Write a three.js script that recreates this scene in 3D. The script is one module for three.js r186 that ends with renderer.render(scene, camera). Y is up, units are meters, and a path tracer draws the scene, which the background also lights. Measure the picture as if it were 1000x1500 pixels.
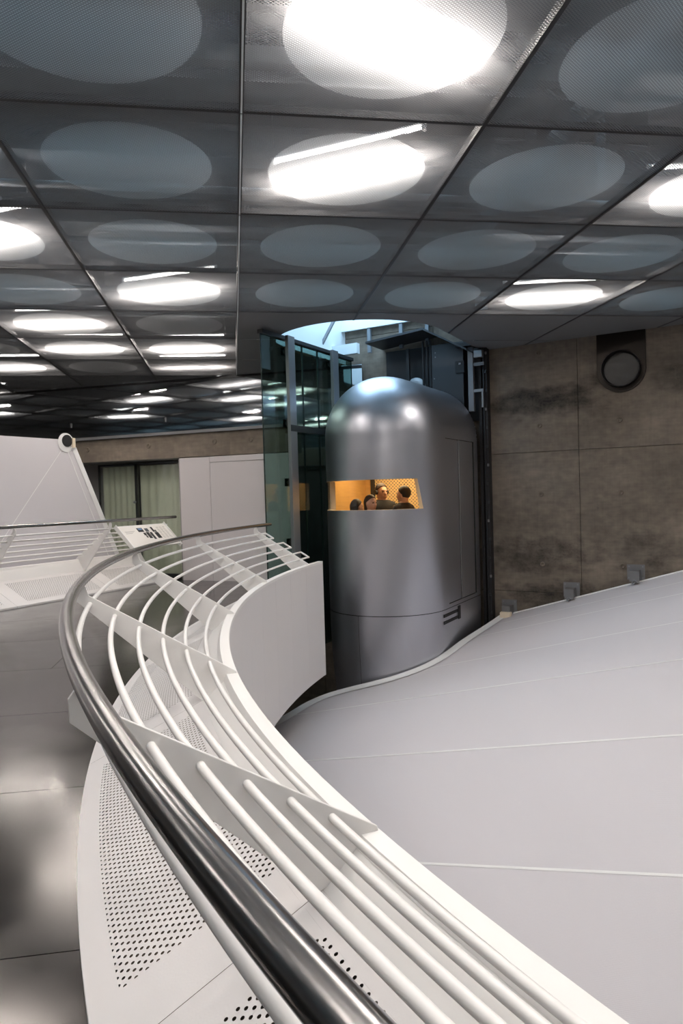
import * as THREE from 'three';
import { RectAreaLightUniformsLib } from 'three/addons/lights/RectAreaLightUniformsLib.js';
import { mergeGeometries, mergeVertices, toCreasedNormals } from 'three/addons/utils/BufferGeometryUtils.js';
import { RoundedBoxGeometry } from 'three/addons/geometries/RoundedBoxGeometry.js';
import { ImprovedNoise } from 'three/addons/math/ImprovedNoise.js';
import { Brush, Evaluator, HOLLOW_SUBTRACTION } from 'three-bvh-csg';

// ------------------------------------------------------------------ camera, sky, exposure
const EYE = 1.42;                                     // eye height above the walkway
const scene = new THREE.Scene();
const camera = new THREE.PerspectiveCamera(72.43, 1000 / 1500, 0.05, 120);
{
  const yaw = 0.1512, pitch = -0.0251, roll = -0.0292;
  const f = new THREE.Vector3(Math.sin(yaw) * Math.cos(pitch), Math.sin(pitch), -Math.cos(yaw) * Math.cos(pitch));
  const r = new THREE.Vector3(Math.cos(yaw), 0, Math.sin(yaw)), u = r.clone().cross(f);
  camera.position.set(0, EYE, 0);
  camera.up.copy(u.clone().multiplyScalar(Math.cos(roll)).addScaledVector(r, -Math.sin(roll)));
  camera.lookAt(camera.position.clone().add(f));
}
scene.background = new THREE.Color().setRGB(0.42, 0.64, 0.86);   // overcast winter sky over the roof lights
scene.backgroundIntensity = 3.3;
const renderer = new THREE.WebGLRenderer({ antialias: true });
renderer.toneMapping = THREE.LinearToneMapping;
renderer.toneMappingExposure = 1.98;
renderer.shadowMap.enabled = true;
RectAreaLightUniformsLib.init();
const LAMP = 380;                                      // luminance of the ceiling tubes

// ------------------------------------------------------------------ helpers
const V = (x, y, z) => new THREE.Vector3(x, y, z);
const lin = (r, g, b) => new THREE.Color().setRGB(r, g, b);
const Y = (v) => v + EYE;                              // height given from the eye level
const taken = new Map();
const numbered = (n) => { const k = taken.get(n) || 0; taken.set(n, k + 1); return k ? n + '_' + String(k).padStart(3, '0') : n; };
function mesh(name, geo, mat, parent = scene) {
  const o = new THREE.Mesh(geo, mat); o.name = parent === scene ? numbered(name) : name;
  o.castShadow = o.receiveShadow = true; parent.add(o); return o;
}
function group(name, parent = scene) { const g = new THREE.Group(); g.name = parent === scene ? numbered(name) : name; parent.add(g); return g; }
function tag(o, label, category, grp) { o.userData.label = label; o.userData.category = category; if (grp) o.userData.group = grp; return o; }
function structure(o, label) { o.userData.kind = 'structure'; if (label) o.userData.label = label; return o; }
const prep = (g) => { let q = g.index ? g.toNonIndexed() : g; for (const k of Object.keys(q.attributes)) if (!['position', 'normal', 'uv'].includes(k)) q.deleteAttribute(k); return q; };
const merge = (gs) => mergeGeometries(gs.map(prep));
const box = (w, h, d, x = 0, y = 0, z = 0, ry = 0) => { const g = new THREE.BoxGeometry(w, h, d); if (ry) g.rotateY(ry); return g.translate(x, y, z); };
const rbox = (w, h, d, x = 0, y = 0, z = 0, r = 0.005) => new RoundedBoxGeometry(w, h, d, 2, Math.min(r, w / 2.01, h / 2.01, d / 2.01)).translate(x, y, z);
const cyl = (r, h, x, y, z, seg = 20, r2 = r) => new THREE.CylinderGeometry(r, r2, h, seg).translate(x, y, z);
function tube(points, r, seg = 10, closed = false, n) { return new THREE.TubeGeometry(new THREE.CatmullRomCurve3(points, closed, 'centripetal'), n || points.length * 2, r, seg, closed); }
class FnCurve extends THREE.Curve { constructor(f) { super(); this.f = f; this.arcLengthDivisions = 400; } getPoint(t) { return this.f(t); } }
const tubeFn = (f, r, seg, n) => new THREE.TubeGeometry(new FnCurve(f), n, r, seg, false);
function gridGeo(nu, nv, f, fn) {                      // (nu+1)x(nv+1) surface: f(i/nu, j/nv) -> {p, n?, uv}
  const pos = [], nor = [], uv = [], idx = []; let hasN = false;
  for (let j = 0; j <= nv; j++) for (let i = 0; i <= nu; i++) {
    const q = f(i / nu, j / nv); pos.push(q.p.x, q.p.y, q.p.z); uv.push(q.uv[0], q.uv[1]);
    if (q.n) { hasN = true; nor.push(q.n.x, q.n.y, q.n.z); }
  }
  for (let j = 0; j < nv; j++) for (let i = 0; i < nu; i++) { const a = j * (nu + 1) + i, b = a + 1, c = a + nu + 1, d = c + 1; idx.push(a, b, d, a, d, c); }
  const g = new THREE.BufferGeometry();
  g.setAttribute('position', new THREE.Float32BufferAttribute(pos, 3)); g.setAttribute('uv', new THREE.Float32BufferAttribute(uv, 2)); g.setIndex(idx);
  if (hasN) g.setAttribute('normal', new THREE.Float32BufferAttribute(nor, 3)); else g.computeVertexNormals();
  return g;
}
// a profile [[t, y], ...] swept along a path; path.at(s) -> {x, z, nx, nz}
function sweep(path, s0, s1, ns, prof, closed = true) {
  const P = closed ? [...prof, prof[0]] : prof, len = [0];
  for (let k = 1; k < P.length; k++) len.push(len[k - 1] + Math.hypot(P[k][0] - P[k - 1][0], P[k][1] - P[k - 1][1]));
  const parts = [];
  for (let k = 0; k + 1 < P.length; k++) {
    parts.push(gridGeo(ns, 1, (u, v) => {
      const s = s0 + (s1 - s0) * u, q = path.at(s), t = P[k][0] + (P[k + 1][0] - P[k][0]) * v, y = P[k][1] + (P[k + 1][1] - P[k][1]) * v;
      return { p: V(q.x + q.nx * t, y, q.z + q.nz * t), uv: [s, len[k] + (len[k + 1] - len[k]) * v] };
    }));
  }
  if (closed) for (const s of [s0, s1]) {
    const tri = THREE.ShapeUtils.triangulateShape(prof.map((p) => new THREE.Vector2(...p)), []), q = path.at(s), pos = [], uv = [];
    for (const t of tri) for (const i of (s === s0 ? t : [t[0], t[2], t[1]])) { pos.push(q.x + q.nx * prof[i][0], prof[i][1], q.z + q.nz * prof[i][0]); uv.push(prof[i][0], prof[i][1]); }
    const g = new THREE.BufferGeometry(); g.setAttribute('position', new THREE.Float32BufferAttribute(pos, 3)); g.setAttribute('uv', new THREE.Float32BufferAttribute(uv, 2)); g.computeVertexNormals(); parts.push(g);
  }
  return merge(parts);
}
let seed = 7; const rnd = () => { seed = (seed * 1664525 + 1013904223) >>> 0; return seed / 4294967296; };
const noise = new ImprovedNoise();
const fbm = (x, y, z, o = 4) => { let a = 0, w = 0.5, f = 1; for (let i = 0; i < o; i++) { a += w * noise.noise(x * f, y * f, z + i * 7.3); w *= 0.5; f *= 2.03; } return a; };
function dataTex(w, h, f, srgb, rx = 1, ry = rx) {
  const d = new Uint8Array(w * h * 4);
  for (let j = 0; j < h; j++) for (let i = 0; i < w; i++) { const c = f(i / w, j / h), k = (j * w + i) * 4; for (let q = 0; q < 3; q++) d[k + q] = Math.max(0, Math.min(255, (c.length ? c[q] : c) * 255)); d[k + 3] = 255; }
  const t = new THREE.DataTexture(d, w, h); t.magFilter = THREE.LinearFilter; t.minFilter = THREE.LinearFilter; t.wrapS = t.wrapT = THREE.RepeatWrapping; t.repeat.set(rx, ry);
  if (srgb) t.colorSpace = THREE.SRGBColorSpace; t.needsUpdate = true; return t;
}
const std = (o) => new THREE.MeshStandardMaterial(o), phys = (o) => new THREE.MeshPhysicalMaterial(o);

// ------------------------------------------------------------------ materials
const paintBump = dataTex(128, 128, (u, v) => 0.5 + 0.5 * noise.noise(u * 40, v * 40, 1), false, 4);
const M = {
  white: std({ color: lin(0.86, 0.835, 0.81), roughness: 0.42 }),
  whiteBase: std({ color: lin(0.78, 0.745, 0.73), roughness: 0.5, bumpMap: paintBump, bumpScale: 0.0002 }),
  board: std({ color: lin(0.78, 0.76, 0.73), roughness: 0.5 }),
  steelRail: std({ color: lin(0.36, 0.35, 0.345), metalness: 1, roughness: 0.22 }),
  dark: std({ color: lin(0.012, 0.012, 0.013), roughness: 0.6 }),
  darkSteel: std({ color: lin(0.05, 0.052, 0.055), metalness: 0.6, roughness: 0.45 }),
  profile: std({ color: lin(0.016, 0.016, 0.018), metalness: 0.1, roughness: 0.5 }),
  greySteel: std({ color: lin(0.28, 0.29, 0.3), metalness: 0.7, roughness: 0.42 }),
  galv: std({ color: lin(0.22, 0.22, 0.225), metalness: 0.6, roughness: 0.5 }),
  bronze: std({ color: lin(0.024, 0.020, 0.017), metalness: 0.8, roughness: 0.38 }),
  duct: std({ color: lin(0.30, 0.32, 0.34), roughness: 0.6 }),
  slab: std({ color: lin(0.12, 0.125, 0.135), roughness: 0.9 }),
  steelBeam: std({ color: lin(0.16, 0.18, 0.2), roughness: 0.6 }),
  wallGrey: std({ color: lin(0.30, 0.29, 0.28), roughness: 0.85 }),
  wallWhite: std({ color: lin(0.60, 0.56, 0.56), roughness: 0.6 }),
  lowFloor: std({ color: lin(0.10, 0.10, 0.10), roughness: 0.8 }),
  wood: null, tubeGlow: std({ color: 0xffffff, emissive: lin(1, 0.985, 0.96), emissiveIntensity: 7, roughness: 0.4 }),
  frost: std({ color: lin(0.75, 0.75, 0.75), roughness: 0.5 }),
  mirror: std({ color: lin(0.74, 0.77, 0.79), metalness: 1, roughness: 0.03 }),
  paleSteel: std({ color: lin(0.74, 0.79, 0.80), roughness: 0.5 }),
};
// membrane: fine woven cloth
M.membrane = std({ color: lin(0.68, 0.65, 0.67), roughness: 0.75, bumpScale: 0.0006,
  bumpMap: dataTex(256, 256, (u, v) => 0.5 + 0.2 * Math.sin(u * 2 * Math.PI * 64) + 0.2 * Math.sin(v * 2 * Math.PI * 64) + 0.25 * noise.noise(u * 60, v * 60, 3), false, 1.5) });
M.seam = std({ color: lin(0.88, 0.87, 0.86), roughness: 0.6 });
// brushed stainless plates with a few scratches
{
  const tex = dataTex(512, 512, (u, v) => { const g = 0.62 + 0.05 * noise.noise(u * 6, v * 190, 5) + 0.05 * noise.noise(u * 20, v * 400, 9) + 0.28 * fbm(u * 5, v * 5, 11, 4); return g; }, false, 0.7);
  const scr = dataTex(512, 512, () => 0.5, false, 0.6), d = scr.image.data;
  for (let k = 0; k < 260; k++) {
    let x = rnd() * 512, y = rnd() * 512, a = rnd() * 6.28, l = 15 + rnd() * 90, b = (rnd() - 0.5) * 0.03, s = rnd() < 0.5 ? 70 : 190;
    for (let i = 0; i < l; i++) { x += Math.cos(a); y += Math.sin(a); a += b; const q = ((((y | 0) + 1024) % 512) * 512 + (((x | 0) + 1024) % 512)) * 4; d[q] = d[q + 1] = d[q + 2] = s; }
  }
  M.plate = [0.112, 0.102, 0.118].map((c) => std({ color: lin(c, c * 0.94, c * 0.90), metalness: 1, roughness: 0.27, roughnessMap: tex, bumpMap: scr, bumpScale: 0.00008 }));
}
// raw concrete
{
  const W = 8, tex = dataTex(1024, 1024, (u, v) => {
    const x = u * W, y = v * W;
    let g = 0.47 + 0.16 * fbm(x * 0.9, y * 1.5, 2, 5) + 0.09 * fbm(x * 7, y * 9, 4, 4) + 0.045 * fbm(x * 3, y * 26, 8, 3) + 0.03 * fbm(x * 30, y * 2, 6, 3);
    const blot = (cx, cy, rx, ry, k) => { const q = ((x - cx) / rx) ** 2 + ((y - cy) / ry) ** 2 + 1.5 * fbm(x * 3, y * 5, 12, 4); if (q < 1) g -= k * (1 - q) * (0.6 + 0.9 * Math.abs(fbm(x * 14, y * 18, 20, 3))); };
    blot(2.0, 5.75, 1.1, 0.32, 0.26); blot(1.9, 3.0, 1.2, 0.35, 0.2); blot(2.3, 2.3, 1.4, 0.3, 0.22); blot(3.6, 3.1, 0.6, 0.5, 0.15); blot(4.5, 5.9, 0.8, 0.35, 0.15); blot(3.0, 6.0, 0.5, 0.2, 0.2);
    const pit = fbm(x * 40, y * 40, 30, 2); if (pit > 0.42) g -= 0.12;
    return [g, g * 0.955, g * 0.9];
  }, true, 1 / W);
  const bump = dataTex(512, 512, (u, v) => 0.5 + 0.5 * fbm(u * 40, v * 40, 3, 4), false, 1 / 3);
  M.concrete = std({ map: tex, color: lin(0.92, 0.83, 0.73), roughness: 0.85, bumpMap: bump, bumpScale: 0.004 });
}
// perforated sheets: staggered openings, uv in metres
const perf = (pitchX, pitchY, rx, ry, soft = 0.12) => dataTex(64, 64, (u, v) => {
  let d = 9; for (const [cx, cy] of [[0, 0], [1, 0], [0, 1], [1, 1], [0.5, 0.5]]) d = Math.min(d, Math.hypot((u - cx) / rx, (v - cy) / ry));
  return d < 1 - soft ? 0 : d > 1 + soft ? 1 : (d - 1 + soft) / (2 * soft);
}, false, 1 / pitchX, 1 / pitchY);
M.mesh = phys({ color: lin(0.235, 0.235, 0.24), roughness: 0.8, specularIntensity: 0.05, transmission: 0.35, thickness: 0, alphaMap: perf(0.026, 0.020, 0.25, 0.27), transparent: true, side: THREE.DoubleSide });
M.backing = phys({ color: lin(0.22, 0.22, 0.225), roughness: 0.8, specularIntensity: 0.05, transmission: 0.35, thickness: 0, alphaMap: perf(0.0275, 0.0212, 0.25, 0.27), transparent: true, side: THREE.DoubleSide });
M.disc = phys({ color: lin(0.72, 0.73, 0.74), roughness: 0.95, specularIntensity: 0.05, transmission: 0.4, thickness: 0, opacity: 0.5, transparent: true, side: THREE.DoubleSide });
M.plain = std({ color: lin(0.15, 0.15, 0.155), roughness: 0.75 });
M.grille = std({ color: lin(0.78, 0.745, 0.73), roughness: 0.5, alphaMap: perf(0.034, 0.034, 0.17, 0.17, 0.1), alphaTest: 0.5, side: THREE.DoubleSide });
M.wood = std({ color: lin(0.74, 0.44, 0.15), roughness: 0.55, map: dataTex(256, 256, (u, v) => 0.82 + 0.14 * fbm(u * 3, v * 30, 2, 3), false, 1) });
M.woodPerf = std({ color: lin(0.82, 0.60, 0.30), roughness: 0.55, alphaMap: perf(0.066, 0.062, 0.2, 0.2, 0.1), alphaTest: 0.5, side: THREE.DoubleSide });
M.cream = std({ color: lin(0.85, 0.72, 0.55), roughness: 0.5 });
M.capsule = std({ color: lin(0.55, 0.555, 0.60), metalness: 1, roughness: 0.42, roughnessMap: dataTex(256, 256, (u, v) => 0.9 + 0.1 * noise.noise(u * 120, v * 5, 2), false, 0.5) });
M.pane = phys({ color: lin(0.93, 0.97, 0.95), transmission: 1, thickness: 0, roughness: 0.02, ior: 1.45 });
M.greenPane = phys({ color: lin(0.50, 0.62, 0.585), transmission: 1, thickness: 0, roughness: 0.01, ior: 1.5 });
M.glassEdge = std({ color: lin(0.012, 0.03, 0.026), roughness: 0.25 });
M.curtain = std({ color: lin(0.62, 0.575, 0.47), roughness: 0.9, bumpScale: 0.001, bumpMap: dataTex(128, 128, (u, v) => 0.5 + 0.3 * Math.sin(v * 2 * Math.PI * 32) + 0.2 * noise.noise(u * 50, v * 50, 2), false, 2) });

// ------------------------------------------------------------------ directions shared by the far side of the hall
const O = V(4.768, 0, -12.433), WN = V(-0.62, 0, 0.785), WD = V(0.785, 0, 0.62);       // concrete wall: origin, normal, along
const wallAt = (a, b, y) => V(O.x + WD.x * a + WN.x * b, Y(y), O.z + WD.z * a + WN.z * b);
const CEIL = 2.6;                                                                       // ceiling above the eye
const C0 = V(2.52, 0, -11.47), CR = 1.0;                                                // elevator cabin centre and radius

// ------------------------------------------------------------------ walkway floor
const CX = 10.13, CXF = 11.13, CZ = -5.0;
const nearPath = { at(s) { const R = s > 0 ? 12 : 11, cx = s > 0 ? CXF : CX, th = s / R; return { x: cx - R * Math.cos(th), z: CZ - R * Math.sin(th), nx: Math.cos(th), nz: Math.sin(th) }; } };
const railX = (z) => { const R = z < CZ ? 12 : 11, cx = z < CZ ? CXF : CX; return cx - Math.sqrt(Math.max(0, R * R - (z - CZ) ** 2)); };
const farPath = { at(s) { return { x: -2.2 + 0.604 * s, z: -11.09 - 0.797 * s, nx: -0.797, nz: -0.604 }; } };
{
  const floor = structure(group('floor'), 'dark brushed metal walkway floor of large plates');
  const X0 = -8.2, lim = (z) => (z > -10.4 ? railX(z) + 0.12 : 0.9);
  const leftLim = (z) => { const s = (z + 11.09) / -0.797; return s < -4.6 ? X0 : Math.max(X0, -2.2 + 0.604 * s - 0.12); };
  const slab = (x0, x1, z0, z1, inset, y, h) => {
    const sh = new THREE.Shape(), n = 8, L = [], R = [];
    for (let k = 0; k <= n; k++) { const z = z0 + inset + (z1 - z0 - 2 * inset) * k / n; const l = Math.max(x0 + inset, leftLim(z)), r = Math.min(x1 - inset, lim(z)); if (r > l + 0.01) { L.push([l, z]); R.push([r, z]); } }
    if (L.length < 2) return null;
    [...R, ...L.reverse()].forEach(([x, z], k) => (k ? sh.lineTo(x, -z) : sh.moveTo(x, -z)));
    const g = new THREE.ExtrudeGeometry(sh, { depth: h, bevelEnabled: false }); g.rotateX(-Math.PI / 2); g.translate(0, y - h, 0); return g;
  };
  const PW = 2.6, PD = 1.33; let n = 0;
  for (let j = 0; j < 14; j++) for (let i = 0; i < 4; i++) {
    const z1 = 3.03 - j * PD, x1 = 1.0 + (j % 2 ? 0 : 1.2) - i * PW, g = slab(x1 - PW, x1, z1 - PD, z1, 0.0022, 0, 0.02);
    if (g) mesh('floor_plate', g, M.plate[n++ % 3], floor);
  }
  const under = []; for (let j = 0; j < 14; j++) { const g = slab(X0, 2.4, 3.03 - (j + 1) * PD, 3.03 - j * PD, 0, -0.021, 0.28); if (g) under.push(g); }
  mesh('floor_slab', merge(under), M.wallGrey, floor);
}

// ------------------------------------------------------------------ concrete wall at the right
{
  const w = structure(group('wall_back'), 'raw stained concrete wall with formwork joints and tie holes');
  w.position.set(O.x, 0, O.z); w.rotation.y = -Math.atan2(0.62, 0.785);
  const xs = [-6.44, -3.78, -1.12, 1.54, 4.20, 6.86], ys = [-4.4, -1.87, 0.66, 3.19, 4.2];
  mesh('wall_core', box(13.3, 11.4, 0.2, 0.21, Y(-1.5), -0.15), M.concrete, w);
  for (let i = 0; i + 1 < xs.length; i++) for (let j = 0; j + 1 < ys.length; j++) {
    const g = 0.004, ww = xs[i + 1] - xs[i] - g * 2, hh = ys[j + 1] - ys[j] - g * 2, pz = (rnd() - 0.5) * 0.004;
    const p = rbox(ww, hh, 0.06, 0, 0, 0, 0.004), uv = p.attributes.uv, pos = p.attributes.position, cx = (xs[i] + xs[i + 1]) / 2, cy = (ys[j] + ys[j + 1]) / 2;
    for (let k = 0; k < uv.count; k++) uv.setXY(k, pos.getX(k) + cx + 1, pos.getY(k) + cy + 4.2);
    p.translate(cx, Y(cy), -0.03 + pz); mesh('concrete_panel', p, M.concrete, w);
  }
  for (const a of [-0.46, 0.87, 2.22, 3.55]) for (const y of [-2.62, -1.36, -0.1, 1.13, 2.43]) {
    if (a < 0 && y < 2) continue;
    const pts = [[0.0001, 0.003], [0.024, 0.003], [0.028, 0.022], [0.040, 0.022], [0.044, 0.0]].map((q) => new THREE.Vector2(...q));
    const t = new THREE.LatheGeometry(pts, 20).rotateX(Math.PI / 2).translate(a, Y(y), 0.001); mesh('tie_hole', t, M.concrete, w);
  }
}
// far wall with doors, concrete lintel, glazed band above
{
  const w = structure(group('wall_far'), 'pale panelled wall beside the curtained doors under a concrete lintel');
  w.position.set(-0.912, 0, -12.48); w.rotation.y = -Math.atan2(0.5, 0.866);
  const seams = [-0.02, 0.593, 1.63, 2.10];
  for (let i = 0; i + 1 < seams.length; i++) {
    const x0 = seams[i] + 0.003, x1 = seams[i + 1] - 0.003;
    if (i === 1) { mesh('wall_panel', rbox(x1 - x0, 2.03, 0.05, (x0 + x1) / 2, 1.015, -0.025, 0.003), M.wallWhite, w); mesh('header_panel', rbox(x1 - x0, 0.095, 0.05, (x0 + x1) / 2, 2.085, -0.025, 0.003), M.wallWhite, w); }
    else mesh('wall_panel', rbox(x1 - x0, 2.13, 0.05, (x0 + x1) / 2, 1.065, -0.025, 0.003), M.wallWhite, w);
  }
  mesh('wall_core', merge([box(2.1, 2.13, 0.12, 1.03, 1.065, -0.115), box(0.05, 2.13, 0.6, -0.045, 1.065, -0.35)]), M.wallGrey, w);
  const bm = box(8.2, 0.4, 0.5, -2.0, 2.345, -0.25); { const uv = bm.attributes.uv, p = bm.attributes.position; for (let k = 0; k < uv.count; k++) uv.setXY(k, p.getX(k) + 7, p.getY(k)); }
  mesh('concrete_lintel', bm, M.concrete, w);
  mesh('ledge', box(8.2, 0.05, 0.30, -2.0, 2.575, -0.1), M.galv, w);
  for (const a of [-3.3, -2.0, -0.65, 0.7, 1.4]) { const t = new THREE.TorusGeometry(0.035, 0.01, 8, 20).translate(a, 2.38, 0.002); mesh('tie_hole', t, M.concrete, w); }
  mesh('recess_wall', merge([box(5.6, 2.15, 0.1, -2.9, 1.07, -0.75), box(0.08, 2.15, 0.7, -5.6, 1.07, -0.4)]), M.wallGrey, w);
  mesh('recess_soffit', box(5.6, 0.04, 0.7, -2.9, 2.16, -0.4), M.wallGrey, w);
}
{
  const names = [[-2.05, -1.21, 'door_1', 'left glazed door leaf with closed beige curtain'], [-1.195, -0.09, 'door_2', 'right glazed door leaf with closed beige curtain']];
  for (const [x0, x1, nm, lb] of names) {
    const d = structure(group(nm), lb); d.position.set(-0.912, 0, -12.48); d.rotation.y = -Math.atan2(0.5, 0.866);
    const z = -0.34, w = x1 - x0, cx = (x0 + x1) / 2;
    mesh('door_frame', merge([box(0.01, 2.08, 0.05, x0 + 0.005, 1.06, z), box(0.01, 2.08, 0.05, x1 - 0.005, 1.06, z), box(w, 0.03, 0.05, cx, 2.09, z), box(w, 0.06, 0.05, cx, 0.04, z)]), M.darkSteel, d);
    mesh('door_pane', box(w - 0.04, 2.0, 0.008, cx, 1.06, z), M.pane, d);
    mesh('curtain', gridGeo(80, 4, (u, v) => ({ p: V(x0 + 0.02 + (w - 0.04) * u, 0.06 + 2.0 * v, z - 0.09 + 0.016 * Math.sin(u * 38) + 0.01 * Math.sin(u * 17 + 1)), uv: [u * w, v * 2] })), M.curtain, d);
    if (nm === 'door_1') mesh('door_handle', new THREE.SphereGeometry(0.028, 16, 12).translate(x1 - 0.005, Y(-0.03), z + 0.05), M.greySteel, d);
  }
}
// reflecting glazing between far ceiling edge and ledge, and the shell of the hall outside the frame
{
  const w = structure(group('wall_left'), 'dark mirror-like glazed band above the concrete lintel reflecting the ceiling');
  w.position.set(-5.37, 0, -17.535); w.rotation.y = -Math.atan2(2.635, 5.97);
  mesh('mirror_glazing', box(16.5, 2.1, 0.03, 0.5, Y(1.58), -0.015), M.mirror, w);
  mesh('glazing_backing', box(16.5, 5, 0.2, 0.5, Y(0), -0.14), M.dark, w);
  mesh('edge_profile', box(16.5, 0.05, 0.04, 0.5, Y(CEIL - 0.02), 0.02), M.profile, w);
  for (const x of [1.9, 4.3]) mesh('glazing_bracket', box(0.02, 0.1, 0.02, x, Y(1.75), 0.012), M.galv, w);
  const hall = structure(group('wall_hall'), 'plain grey walls closing the hall beyond the view');
  mesh('side_wall', box(0.2, 13, 28, -13.4, 0, -7.5), M.wallGrey, hall);
  mesh('rear_wall', box(24, 13, 0.2, -2, 0, 5.5), M.wallGrey, hall);
  mesh('right_wall', box(0.2, 13, 29, 9.9, 0, -7), M.wallGrey, hall);
  mesh('far_wall', box(26, 13, 0.2, -1, 0, -21.4), M.wallGrey, hall);
  mesh('lower_floor', box(26, 0.2, 28, -1.5, Y(-7.2), -8), M.lowFloor, hall);
}

// ------------------------------------------------------------------ ceiling: grid of perforated panels under a roof with glazed slots
const GX = 0.1309, GZ = -4.8305, GS = 1.7134;
const panelCentre = (i, j) => [GX + (i + 0.5) * GS, GZ - (j + 0.5) * GS];
const halfplanes = [
  [O.x, O.z, WN.x, WN.z, 0.0],                          // in front of the concrete wall
  [-5.37, -17.535, -0.404, 0.915, 0.02],                // in front of the glazed band
];
function clipPoly(poly, [px, pz, nx, nz, off]) {
  const out = [], f = ([x, z]) => (x - px) * nx + (z - pz) * nz - off;
  for (let k = 0; k < poly.length; k++) {
    const a = poly[k], b = poly[(k + 1) % poly.length], fa = f(a), fb = f(b);
    if (fa >= 0) out.push(a);
    if ((fa >= 0) !== (fb >= 0)) { const t = fa / (fa - fb); out.push([a[0] + (b[0] - a[0]) * t, a[1] + (b[1] - a[1]) * t]); }
  }
  return out;
}
const HOLE = { x: 2.2, z: -11.75, r: 1.43 };
function shaftBrush() {                                // round opening running back to the wall
  const sh = new THREE.Shape(), th0 = Math.atan2(-WN.z, -WN.x), n = 64, pts = [];
  const side = V(WD.x, 0, WD.z), back = V(-WN.x, 0, -WN.z);
  for (let k = 0; k <= n; k++) { const a = Math.PI * k / n, c = Math.cos(a), s = Math.sin(a); pts.push([HOLE.x + HOLE.r * (side.x * c - back.x * s), HOLE.z + HOLE.r * (side.z * c - back.z * s)]); }
  pts.push([HOLE.x - side.x * HOLE.r + back.x * 3.2, HOLE.z - side.z * HOLE.r + back.z * 3.2], [HOLE.x + side.x * HOLE.r + back.x * 3.2, HOLE.z + side.z * HOLE.r + back.z * 3.2]);
  pts.forEach(([x, z], k) => (k ? sh.lineTo(x, -z) : sh.moveTo(x, -z)));
  const g = new THREE.ExtrudeGeometry(sh, { depth: 2, bevelEnabled: false }); g.rotateX(-Math.PI / 2); g.translate(0, Y(CEIL) - 1, 0);
  const b = new Brush(g); b.updateMatrixWorld(); return b;
}
const cutter = shaftBrush(), csg = new Evaluator(); csg.attributes = ['position', 'uv', 'normal']; csg.useGroups = false;
function sheet(poly, y, hole) {
  const sh = new THREE.Shape(); poly.forEach(([x, z], k) => (k ? sh.lineTo(x, -z) : sh.moveTo(x, -z)));
  if (hole) { const p = new THREE.Path(); p.absarc(hole[0], -hole[1], 0.635, 0, Math.PI * 2, true); sh.holes.push(p); }
  let g = new THREE.ShapeGeometry(sh, 48); g.rotateX(-Math.PI / 2); g.translate(0, y, 0);
  const near = poly.some(([x, z]) => Math.hypot(x - HOLE.x, z - HOLE.z) < 3.4);
  if (near) { const b = new Brush(prep(g)); b.updateMatrixWorld(); g = csg.evaluate(b, cutter, HOLLOW_SUBTRACTION).geometry; if (!g.attributes.position.count) return null; }
  return g;
}
const ceiling = structure(group('ceiling'), 'suspended ceiling of perforated metal panels with round openings');
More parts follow.
